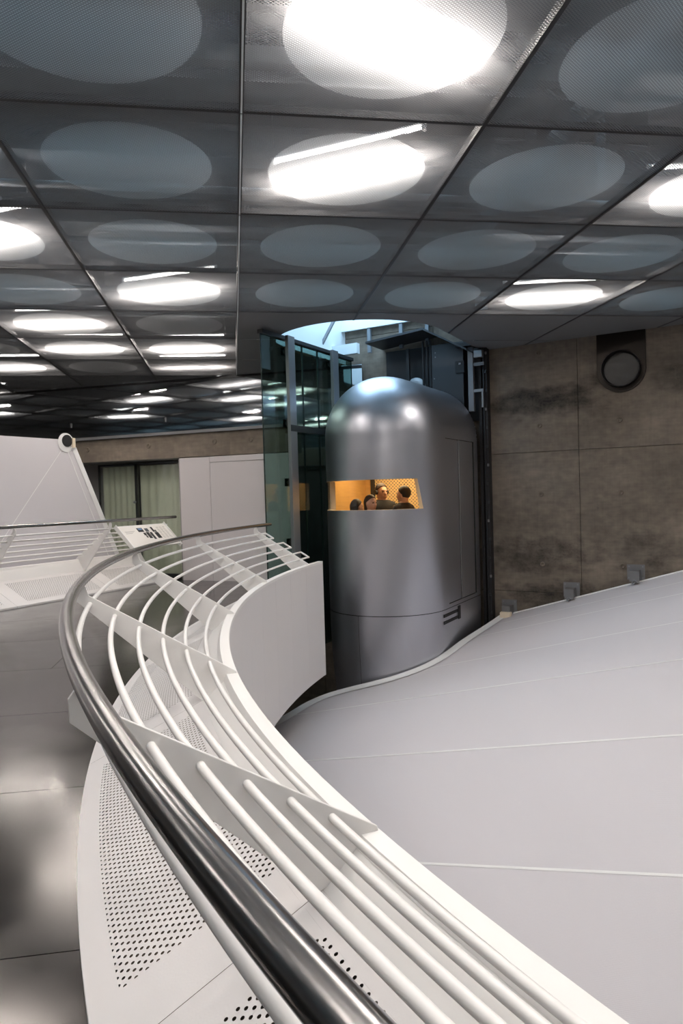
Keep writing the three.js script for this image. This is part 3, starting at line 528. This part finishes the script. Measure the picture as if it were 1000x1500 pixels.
{
  const o = group('elevator_cabin');
  const wl = deg2u(-78), wrT = deg2u(54.6), wrB = deg2u(60.3), wb = -0.256, wt = 0.215, top = CV + CR * Math.PI / 2, sk = -1.905, BOT = -3.5;
  const d0 = 0.17, d1 = 1.55, dT = 0.87, dB = -1.84;
  const shellGeo = (off) => merge([
    patch(0, UE, CV, top, off), patch(0, flank(d0), wt, CV, off), patch(0, wl, wb, wt, off), patch(wrB, flank(d0), wb, wt, off, wrT, undefined), patch(0, flank(d0), sk + 0.006, wb, off),
    patch(flank(d0), flank(d1), dT, CV, off), patch(flank(d0), flank(d1), sk + 0.006, dB, off), patch(flank(d1), UE, sk + 0.006, CV, off)]);
  mesh('shell', shellGeo(0), M.capsule, o);
  // window reveal and door edges give the shell its thickness
  const seg = (a, b, n) => Array.from({ length: n + 1 }, (_, k) => [a[0] + (b[0] - a[0]) * k / n, a[1] + (b[1] - a[1]) * k / n]);
  const wr = mesh('window_reveal', merge([rim(seg([wl, wb], [wrB, wb], 40), 0, -0.1), rim(seg([wl, wt], [wrT, wt], 40), 0, -0.1), rim(seg([wrB, wb], [wrT, wt], 4), 0.0, -0.1), rim(seg([wl, wb], [wl, wt], 4), 0, -0.1)]), M.cream, o);
  mesh('window_pane', patch(wl, wrB, wb, wt, -0.02, undefined, wrT), M.pane, o);
  for (const [a, b] of [[d0 + 0.008, 0.775], [0.787, d1 - 0.03]]) { const lf = mesh('door_leaf', patch(flank(a), flank(b), dB + 0.01, dT - 0.008, -0.014), M.capsule, o); mesh('leaf_edge', merge([rim(seg([flank(b), dB], [flank(b), dT], 2), -0.014, -0.045)]), M.dark, lf); }
  mesh('door_edge', merge([rim(seg([flank(d0), dB], [flank(d0), dT], 2), 0, -0.05), rim(seg([flank(d1), dB], [flank(d1), dT], 2), 0, -0.05), rim(seg([flank(d0), dT], [flank(d1), dT], 2), 0, -0.05), rim(seg([flank(d0), dB], [flank(d1), dB], 2), 0, -0.05)]), M.darkSteel, o);
  mesh('door_post', rbox(0.012, dT - dB, 0.012, 0, 0, 0, 0.002).applyMatrix4(new THREE.Matrix4().makeRotationY(-Math.atan2(0.62, 0.785) + Math.PI / 2)).translate(cabinAt(flank(0.781), 0).p.x, Y((dT + dB) / 2), cabinAt(flank(0.781), 0).p.z), M.galv, o);
  { const sh = new THREE.Shape(); sh.moveTo(-CR, -1.9); sh.lineTo(CR, -1.9); sh.lineTo(CR, CV); sh.absarc(0, CV, CR, 0, Math.PI, false); sh.closePath(); const p = V(C0.x - WN.x * CL, EYE, C0.z - WN.z * CL); mesh('back_wall', new THREE.ExtrudeGeometry(sh, { depth: 0.02, bevelEnabled: false, curveSegments: 32 }).rotateY(-Math.atan2(0.62, 0.785)).translate(p.x, p.y, p.z), M.darkSteel, o); }
  // skirt in panels with a gap line above and a joint at the front
  const sj = deg2u(-3.6);
  mesh('skirt_panel', patch(0, sj - 0.003, BOT, sk - 0.006), M.capsule, o); mesh('skirt_panel', patch(sj + 0.003, UE, BOT, sk - 0.006), M.capsule, o);
  mesh('inner_core', merge([patch(0, UE, BOT, wb - 0.01, -0.05), patch(0, UE, wt + 0.01, top, -0.05), patch(0, wl - 0.01, wb, wt, -0.05), patch(wrB + 0.02, UE, wb, wt, -0.05)]), M.darkSteel, o);
  for (const v of [-2.00, -2.11]) { const p = cabinAt(flank(0.22), v, 0.004).p; mesh('louver_slot', rbox(0.62, 0.05, 0.012, 0, 0, 0, 0.003).rotateY(-Math.atan2(0.62, 0.785) + Math.PI / 2).translate(p.x, p.y, p.z), M.dark, o); }
  { const p = cabinAt(flank(0.60), -2.04, 0.008).p; mesh('louver_lock', rbox(0.1, 0.22, 0.016, 0, 0, 0, 0.003).rotateY(-Math.atan2(0.62, 0.785) + Math.PI / 2).translate(p.x, p.y, p.z), M.dark, o); }
  // interior lining
  mesh('lining', merge([patch(0, UE, -1.65, wb, -0.1), patch(0, UE, wt, 0.62, -0.1), patch(0, wl, wb, wt, -0.1), patch(wrB, UE, wb, wt, -0.1)]), M.wood, o);
  const inPt = (x, b, y) => V(C0.x + WD.x * x + WN.x * b, Y(y), C0.z + WD.z * x + WN.z * b), ry = -Math.atan2(0.62, 0.785);
  const flat = (x0, x1, b, y0, y1, mat, nm) => { const g = new THREE.PlaneGeometry(x1 - x0, y1 - y0), uv = g.attributes.uv; for (let k = 0; k < uv.count; k++) uv.setXY(k, uv.getX(k) * (x1 - x0), uv.getY(k) * (y1 - y0)); const p = inPt((x0 + x1) / 2, b, (y0 + y1) / 2); mesh(nm, g.rotateY(ry).translate(p.x, p.y, p.z), mat, o); };
  flat(-0.9, 0.9, -1.14, -1.65, 0.62, M.wallGrey, 'back_panel');
  flat(-0.9, -0.78, -0.96, -1.65, 0.62, M.wood, 'side_panel');
  flat(-0.70, 0.9, -0.96, -1.65, 0.62, M.woodPerf, 'perforated_panel');
  { const p = inPt(-0.74, -0.95, -0.5); mesh('divider_post', box(0.07, 2.24, 0.04, 0, 0, 0, ry).translate(p.x, p.y, p.z), M.darkSteel, o); }
  const disc = (y, th) => { const s = new THREE.Shape(); s.absarc(0, 0, 0.9, 0, Math.PI, false); s.lineTo(-0.9, -1.15); s.lineTo(0.9, -1.15); s.closePath(); const g = new THREE.ExtrudeGeometry(s, { depth: th, bevelEnabled: false, curveSegments: 32 }); g.rotateX(Math.PI / 2); const m = new THREE.Matrix4().makeBasis(V(WD.x, 0, WD.z), V(0, 1, 0), V(WN.x, 0, WN.z)); g.applyMatrix4(m); return g.translate(C0.x, Y(y), C0.z); };
  mesh('cabin_floor', disc(-1.64, 0.05), M.dark, o); mesh('cabin_ceiling', disc(0.66, 0.04), M.cream, o);
  const lp = inPt(0, -0.15, 0.605), cl = mesh('ceiling_light', rbox(1.1, 0.012, 0.5, 0, 0, 0, 0.003).rotateY(ry).translate(lp.x, lp.y, lp.z), std({ color: 0xffffff, emissive: lin(1, 0.72, 0.4), emissiveIntensity: 2 }), o);
  const l = new THREE.RectAreaLight(lin(1, 0.70, 0.38), 5.5, 1.1, 0.5); l.position.set(lp.x, lp.y - 0.012, lp.z); l.lookAt(lp.x, lp.y - 2, lp.z); l.rotation.z = ry; o.add(l); l.name = 'cabin_light';
  tag(o, 'brushed metal bullet-shaped elevator cabin with a lit window band', 'elevator');
}
// guide rails and drive gear in the shaft
{
  const o = group('guide_mast'); o.position.copy(wallAt(-0.03, 0.0, 0)); o.position.y = 0; o.rotation.y = -Math.atan2(0.62, 0.785);
  mesh('mast_body', merge([box(0.16, 7.2, 0.1, -0.07, Y(-1), 0.07), box(0.05, 7.2, 0.2, -0.11, Y(-1), 0.14), box(0.05, 7.2, 0.06, 0.0, Y(-1), 0.2)]), M.dark, o);
  mesh('guide_rail', merge([box(0.012, 7.2, 0.05, -0.03, Y(-1), 0.24), box(0.06, 7.2, 0.008, -0.03, Y(-1), 0.215)]), M.darkSteel, o);
  for (let k = 0; k < 16; k++) mesh('rail_clip', rbox(0.035, 0.05, 0.03, -0.005 + (k % 2) * 0.02, Y(-2.6 + k * 0.34), 0.24, 0.004), k % 3 ? M.darkSteel : M.galv, o);
  tag(o, 'black vertical guide mast between elevator cabin and concrete wall', 'mast');
}
{
  const o = group('drive_housing'); o.position.copy(wallAt(0, 0, 0)); o.position.y = 0; o.rotation.y = -Math.atan2(0.62, 0.785);   // x along the wall, z out of it
  const rp = mesh('roof_plate', new THREE.BoxGeometry(1, 1, 1), M.darkSteel, o); rp.geometry.dispose();
  { const s = new THREE.Shape([[-2.2, 2.90], [-1.02, 3.0], [-0.2, 2.52], [-0.2, 2.49], [-1.02, 2.96], [-2.2, 2.86]].map((q) => new THREE.Vector2(...q))); rp.geometry = new THREE.ExtrudeGeometry(s, { depth: 0.75, bevelEnabled: false }).translate(0, EYE, 0.02); }
  mesh('back_plate', box(1.9, 1.5, 0.02, -1.16, Y(2.05), 0.05), M.dark, o);
  mesh('side_cover', rbox(0.62, 1.2, 0.03, -0.72, Y(2.15), 0.33, 0.006), M.darkSteel, o);
  for (const [x, y] of [[-0.95, 2.6], [-0.95, 2.52], [-0.98, 2.12]]) mesh('screw', cyl(0.012, 0.01, 0, 0, 0, 10).rotateX(Math.PI / 2).translate(x, Y(y), 0.348), M.galv, o);
  for (const x of [-1.05, -1.12, -1.2]) mesh('cable_tube', cyl(0.022, 1.2, x, Y(2.25), 0.34, 10), M.dark, o);
  mesh('gear_disc', new THREE.LatheGeometry([[0.0001, 0.03], [0.13, 0.03], [0.15, 0.015], [0.2, 0.012], [0.21, 0]].map((q) => new THREE.Vector2(...q)), 28).rotateX(Math.PI / 2).translate(-1.38, Y(1.98), 0.31), M.greySteel, o);
  mesh('gear_key', rbox(0.14, 0.03, 0.03, -1.36, Y(1.99), 0.33, 0.006), M.galv, o);
  mesh('bracket_arm', box(0.06, 0.7, 0.05, -1.52, Y(2.4), 0.32).rotateZ(0), M.dark, o);
  mesh('post', rbox(0.1, 1.3, 0.08, -0.27, Y(2.1), 0.32, 0.004), M.galv, o);
  mesh('hood', rbox(0.33, 0.08, 0.3, -0.35, Y(2.66), 0.33, 0.01), M.dark, o);
  mesh('terminal_box', rbox(0.16, 0.13, 0.1, -0.12, Y(2.48), 0.33, 0.008), M.greySteel, o);
  mesh('terminal_plate', rbox(0.2, 0.06, 0.02, -0.12, Y(2.3), 0.33, 0.004), M.galv, o);
  mesh('lower_bracket', merge([box(0.2, 0.05, 0.04, -0.14, Y(1.82), 0.33), box(0.03, 0.3, 0.04, -0.06, Y(1.66), 0.33)]), M.greySteel, o);
  const ib = mesh('switch_box', rbox(0.17, 0.22, 0.04, -0.47, Y(2.28), 0.355, 0.005), M.dark, o);
  const c = document.createElement('canvas'); c.width = 96; c.height = 48; const x = c.getContext('2d'); x.fillStyle = '#0b0b0c'; x.fillRect(0, 0, 96, 48); x.fillStyle = '#d8d8d8'; x.font = 'bold 34px sans-serif'; x.textAlign = 'center'; x.fillText('23', 48, 36);
  const t = new THREE.CanvasTexture(c); t.colorSpace = THREE.SRGBColorSpace;
  mesh('switch_number', new THREE.PlaneGeometry(0.11, 0.055).translate(-0.47, Y(2.34), 0.3765), std({ map: t, roughness: 0.6 }), ib);
  tag(o, 'dark elevator drive housing under the ceiling opening behind the cabin', 'machine');
}
// things seen up through the round opening
{
  const o2 = structure(group('trim_2'), 'curved upstand around the round ceiling opening');
  const n = 40, pts = [], sd = WD, bkx = -WN.x, bkz = -WN.z, R = HOLE.r + 0.04;
  pts.push([HOLE.x + sd.x * R + bkx * 1.6, HOLE.z + sd.z * R + bkz * 1.6]);
  for (let k = 0; k <= n; k++) { const a = Math.PI * k / n; pts.push([HOLE.x + R * (sd.x * Math.cos(a) - bkx * Math.sin(a)), HOLE.z + R * (sd.z * Math.cos(a) - bkz * Math.sin(a))]); }
  pts.push([HOLE.x - sd.x * R + bkx * 3.0, HOLE.z - sd.z * R + bkz * 3.0]);
  const inward = gridGeo(pts.length - 1, 1, (u, v) => { const q = pts[Math.round(u * (pts.length - 1))]; return { p: V(q[0], Y(CEIL) + 0.07 + 0.98 * v, q[1]), uv: [u, v] }; });
  const c = [HOLE.x, HOLE.z], outward = gridGeo(pts.length - 1, 1, (u, v) => { const q = pts[Math.round(u * (pts.length - 1))], dx = q[0] - c[0], dz = q[1] - c[1], L = Math.hypot(dx, dz); return { p: V(q[0] + dx / L * 0.03, Y(CEIL) + 0.07 + 0.98 * v, q[1] + dz / L * 0.03), uv: [u, v] }; });
  mesh('upstand', inward, M.paleSteel, o2); mesh('upstand_cover', outward, M.steelBeam, o2);
}
{
  const o = structure(group('trim_1'), 'pale upper fascia and posts seen through the round ceiling opening');
  o.position.copy(wallAt(0, 0, 0)); o.position.y = 0; o.rotation.y = -Math.atan2(0.62, 0.785);
  mesh('upper_fascia', box(5.2, 0.30, 0.06, -2.6, Y(3.47), 0.12), M.paleSteel, o);
  for (const x of [-3.6, -2.45, -1.75, -1.2]) mesh('upper_post', box(0.07, 0.5, 0.06, x, Y(3.08), 0.1), M.steelBeam, o);
  mesh('upper_beam', box(1.0, 0.2, 0.12, -3.0, Y(2.86), 0.5), M.paleSteel, o);
  mesh('stay', box(0.05, 1.0, 0.05, 0, 0, 0).rotateZ(-0.6).translate(-3.05, Y(3.0), 0.9), M.duct, o);
}

// ------------------------------------------------------------------ people in the cabin
function surfaceNet(lo, hi, cell, f) {
  const n = [0, 1, 2].map((k) => Math.ceil((hi[k] - lo[k]) / cell) + 1), id = (i, j, k) => (k * n[1] + j) * n[0] + i, F = new Float32Array(n[0] * n[1] * n[2]);
  for (let k = 0; k < n[2]; k++) for (let j = 0; j < n[1]; j++) for (let i = 0; i < n[0]; i++) F[id(i, j, k)] = f(lo[0] + i * cell, lo[1] + j * cell, lo[2] + k * cell);
  const vi = new Int32Array(F.length).fill(-1), pos = [], idx = [];
  for (let k = 0; k < n[2] - 1; k++) for (let j = 0; j < n[1] - 1; j++) for (let i = 0; i < n[0] - 1; i++) {
    let cx = 0, cy = 0, cz = 0, c = 0; const v = (a, b, d) => F[id(i + a, j + b, k + d)];
    for (const [a, b] of EDG) { const fa = v(...a), fb = v(...b); if ((fa < 0) !== (fb < 0)) { const t = fa / (fa - fb); cx += a[0] + (b[0] - a[0]) * t; cy += a[1] + (b[1] - a[1]) * t; cz += a[2] + (b[2] - a[2]) * t; c++; } }
    if (c) { vi[id(i, j, k)] = pos.length / 3; pos.push(lo[0] + (i + cx / c) * cell, lo[1] + (j + cy / c) * cell, lo[2] + (k + cz / c) * cell); }
  }
  const q = (a, b, c, d, flip) => { if (Math.min(a, b, c, d) < 0) return; flip ? idx.push(a, c, b, a, d, c) : idx.push(a, b, c, a, c, d); };
  for (let k = 1; k < n[2] - 1; k++) for (let j = 1; j < n[1] - 1; j++) for (let i = 1; i < n[0] - 1; i++) {
    const s = F[id(i, j, k)] < 0;
    if (s !== F[id(i + 1, j, k)] < 0) q(vi[id(i, j - 1, k - 1)], vi[id(i, j, k - 1)], vi[id(i, j, k)], vi[id(i, j - 1, k)], !s);
    if (s !== F[id(i, j + 1, k)] < 0) q(vi[id(i - 1, j, k - 1)], vi[id(i - 1, j, k)], vi[id(i, j, k)], vi[id(i, j, k - 1)], !s);
    if (s !== F[id(i, j, k + 1)] < 0) q(vi[id(i - 1, j - 1, k)], vi[id(i, j - 1, k)], vi[id(i, j, k)], vi[id(i - 1, j, k)], !s);
  }
  const g = new THREE.BufferGeometry(); g.setAttribute('position', new THREE.Float32BufferAttribute(pos, 3)); g.setIndex(idx); g.computeVertexNormals();
  g.setAttribute('uv', new THREE.Float32BufferAttribute(new Float32Array(pos.length / 3 * 2), 2)); return g;
}
const EDG = []; for (let a = 0; a < 8; a++) for (const b of [1, 2, 4]) if (!(a & b)) EDG.push([[a & 1, (a >> 1) & 1, a >> 2], [(a | b) & 1, ((a | b) >> 1) & 1, (a | b) >> 2]]);
const smin = (a, b, k) => { const h = Math.max(k - Math.abs(a - b), 0) / k; return Math.min(a, b) - h * h * k / 4; };
const bone = (p, a, b, ra, rb) => { const dx = b[0] - a[0], dy = b[1] - a[1], dz = b[2] - a[2], t = Math.max(0, Math.min(1, ((p[0] - a[0]) * dx + (p[1] - a[1]) * dy + (p[2] - a[2]) * dz) / (dx * dx + dy * dy + dz * dz))); return Math.hypot(p[0] - a[0] - dx * t, p[1] - a[1] - dy * t, p[2] - a[2] - dz * t) - (ra + (rb - ra) * t); };
const ell = (p, c, r) => { const q = Math.hypot((p[0] - c[0]) / r[0], (p[1] - c[1]) / r[1], (p[2] - c[2]) / r[2]); return (q - 1) * Math.min(...r); };
function person(label, x, z, H, facing, o, tilt = 0) {
  const S = H / 1.75, hy = 1.625, g = group('person'); g.position.set(x, Y(-1.64), z); g.rotation.y = facing; g.scale.setScalar(S);
  const torso = (p, e) => smin(smin(ell(p, [0, 1.26, 0], [0.19 + e, 0.25 + e, 0.115 + e]), ell(p, [0, 1.0, 0], [0.165 + e, 0.2 + e, 0.11 + e]), 0.1), smin(bone(p, [-0.17, 1.40, 0], [0.17, 1.40, 0], 0.07 + e, 0.07 + e), bone(p, [0, 1.38, 0], [0, 1.50, 0.0], 0.075 + e * 0.5, 0.055), 0.08), 0.08);
  const arm = (p, s, e) => smin(bone(p, [s * 0.20, 1.40, 0], [s * 0.245, 1.12, 0.01], 0.056 + e, 0.046 + e), o.raise === s ? bone(p, [s * 0.245, 1.12, 0.01], [s * 0.13, 1.33, 0.2], 0.044 + e, 0.034 + e) : bone(p, [s * 0.245, 1.12, 0.01], [s * 0.225, 0.87, 0.1], 0.044 + e, 0.032 + e), 0.04);
  const leg = (p, s, e) => smin(bone(p, [s * 0.09, 0.92, 0], [s * 0.10, 0.50, 0.01], 0.095 + e, 0.06 + e), bone(p, [s * 0.10, 0.50, 0.01], [s * 0.105, 0.09, -0.01], 0.06 + e, 0.042 + e), 0.04);
  const foot = (p, s) => bone(p, [s * 0.105, 0.045, -0.04], [s * 0.115, 0.04, 0.16], 0.045, 0.038);
  const bodyF = (x1, y1, z1) => { const p = [x1, y1, z1]; let d = torso(p, -0.006); for (const s of [-1, 1]) { d = smin(d, arm(p, s, -0.004), 0.04); d = smin(d, leg(p, s, -0.004), 0.05); d = smin(d, foot(p, s), 0.03); } return d; };
  const headF = (x1, y1, z1) => { const p = [x1, y1, z1]; let d = smin(ell(p, [0, hy + 0.025, -0.012], [0.077, 0.098, 0.096]), ell(p, [0, hy - 0.045, 0.022], [0.058, 0.075, 0.07]), 0.05);
    d = smin(d, bone(p, [0, 1.44, -0.015], [0, hy - 0.05, -0.01], 0.056, 0.054), 0.04);
    d = smin(d, bone(p, [0, hy + 0.012, 0.088], [0, hy - 0.03, 0.106], 0.009, 0.014), 0.02);
    d = smin(d, bone(p, [-0.03, hy + 0.028, 0.078], [0.03, hy + 0.028, 0.078], 0.011, 0.011), 0.02);
    d = smin(d, bone(p, [-0.02, hy - 0.062, 0.084], [0.02, hy - 0.062, 0.084], 0.008, 0.008), 0.012);
    for (const s of [-1, 1]) { d = smin(d, ell(p, [s * 0.079, hy - 0.005, -0.01], [0.011, 0.032, 0.02]), 0.01); d = Math.max(d, -(ell(p, [s * 0.031, hy + 0.006, 0.094], [0.016, 0.011, 0.014]))); }
    return d; };
  const handG = (s) => {
    const up = o.raise === s, w = up ? [s * 0.13, 1.33, 0.2] : [s * 0.225, 0.87, 0.1], d = up ? [s * -0.05, 0.85, 0.3] : [0, -0.95, 0.25], L = Math.hypot(...d), D = d.map((q) => q / L), side = [s * 0.0, 0, 1].map((q, k) => q - D[k] * D[2]), at = (a, b, c = 0) => [w[0] + D[0] * a + side[0] * b - s * c, w[1] + D[1] * a + side[1] * b, w[2] + D[2] * a + side[2] * b];
    const f = (x1, y1, z1) => { const p = [x1, y1, z1]; let v = smin(bone(p, at(-0.03, 0), at(0.03, 0), 0.027, 0.026), bone(p, at(0.045, -0.026), at(0.07, 0.026), 0.02, 0.02), 0.03);
      [[-0.028, 0.062], [-0.01, 0.074], [0.009, 0.078], [0.028, 0.068]].forEach(([b, l]) => { v = smin(v, smin(bone(p, at(0.075, b), at(0.075 + l * 0.5, b, 0.006), 0.0095, 0.009), bone(p, at(0.075 + l * 0.5, b, 0.006), at(0.075 + l * 0.85, b, 0.026), 0.009, 0.0075), 0.004), 0.006); });
      v = smin(v, smin(bone(p, at(0.02, 0.024), at(0.05, 0.054, 0.01), 0.012, 0.011), bone(p, at(0.05, 0.054, 0.01), at(0.08, 0.06, 0.02), 0.011, 0.009), 0.006), 0.012); return v; };
    const c = at(0.06, 0); return surfaceNet(c.map((q) => q - 0.13), c.map((q) => q + 0.13), 0.0045, f);
  };
  const head = surfaceNet([-0.12, 1.4, -0.14], [0.12, 1.78, 0.14], 0.0055, headF);
  const body = surfaceNet([-0.36, -0.02, -0.2], [0.36, 1.56, 0.3], 0.016, bodyF);
  const HS = 1.12, grow = (q) => q.translate(0, -1.5, 0).scale(HS, HS, HS).translate(0, 1.5, 0); grow(head);
  const bm = mesh('body', merge([body, head, handG(-1), handG(1)]), std({ color: o.skin, roughness: 0.55 }), g);
  const coat = surfaceNet([-0.4, 0.78, -0.24], [0.4, 1.56, 0.36], 0.014, (x1, y1, z1) => { const p = [x1, y1, z1]; let d = torso(p, 0.012); for (const s of [-1, 1]) d = smin(d, arm(p, s, 0.012), 0.04); d = smin(d, bone(p, [0, 1.45, -0.02], [0, 1.49, -0.02], 0.078, 0.074), 0.03); d = Math.max(d, y1 - 1.512, 0.84 - y1); return d; });
  mesh('jacket', coat, std({ color: o.coat, roughness: 0.85 }), g);
  mesh('trousers', surfaceNet([-0.25, 0.06, -0.2], [0.25, 1.02, 0.2], 0.016, (x1, y1, z1) => { const p = [x1, y1, z1]; let d = Math.min(leg(p, -1, 0.012), leg(p, 1, 0.012)); d = smin(d, ell(p, [0, 0.93, 0], [0.17, 0.12, 0.115]), 0.06); return Math.max(d, y1 - 1.0, 0.08 - y1); }), std({ color: lin(0.02, 0.022, 0.03), roughness: 0.9 }), g);
  const hl = o.long || 0;
  const hair = surfaceNet([-0.13, 1.36, -0.16], [0.13, 1.8, 0.14], 0.007, (x1, y1, z1) => { const p = [x1, y1, z1]; let d = ell(p, [0, hy + 0.036, -0.02], [0.090, 0.105, 0.105]); const cut = Math.max(z1 - Math.max(-0.03, 0.035 + (y1 - hy - 0.06) * 1.2), (hy - 0.10 - hl) - y1); if (hl) d = smin(d, bone(p, [0, hy, -0.05], [0, hy - hl, -0.06], 0.085, 0.075), 0.03); return Math.max(d, cut); });
  mesh('hair', grow(hair), std({ color: o.hair, roughness: 0.6 }), g);
  for (const s of [-1, 1]) mesh('eye', grow(new THREE.SphereGeometry(0.011, 12, 8).translate(s * 0.031, hy + 0.006, 0.082)), std({ color: lin(0.05, 0.035, 0.03), roughness: 0.2 }), bm);
  if (o.headset) {
    mesh('headset', grow(merge([new THREE.TorusGeometry(0.099, 0.007, 8, 24, Math.PI).translate(0, hy + 0.03, -0.01), ...[-1, 1].map((s) => cyl(0.036, 0.03, 0, 0, 0, 18).rotateZ(Math.PI / 2).translate(s * 0.095, hy + 0.0, -0.01))])), M.dark, g);
  }
  tag(g, label, 'person'); return g;
}
{
  const face = (tx, tz, x, z) => Math.atan2(tx - x, tz - z);
  person('person with a headset and dark jacket facing the others in the elevator window', 2.47, -11.62, 1.77, 0.35, { skin: lin(0.62, 0.36, 0.24), hair: lin(0.05, 0.028, 0.018), coat: lin(0.03, 0.032, 0.035), headset: true });
  person('person in black jacket with short dark hair turned away at the window right', 2.72, -11.12, 1.71, Math.PI + 0.75, { skin: lin(0.55, 0.33, 0.23), hair: lin(0.012, 0.011, 0.011), coat: lin(0.016, 0.016, 0.018), raise: -1 });
  person('shorter person with brown hair between the headset wearer and the window', 2.16, -11.0, 1.585, 0.5, { skin: lin(0.5, 0.28, 0.2), hair: lin(0.03, 0.017, 0.012), coat: lin(0.025, 0.025, 0.03), long: 0.12 });
  person('shortest person with black hair at the left of the elevator window', 2.0, -11.36, 1.52, Math.PI * 0.6, { skin: lin(0.5, 0.3, 0.22), hair: lin(0.012, 0.012, 0.013), coat: lin(0.02, 0.02, 0.022), long: 0.1 });
}
renderer.render(scene, camera);
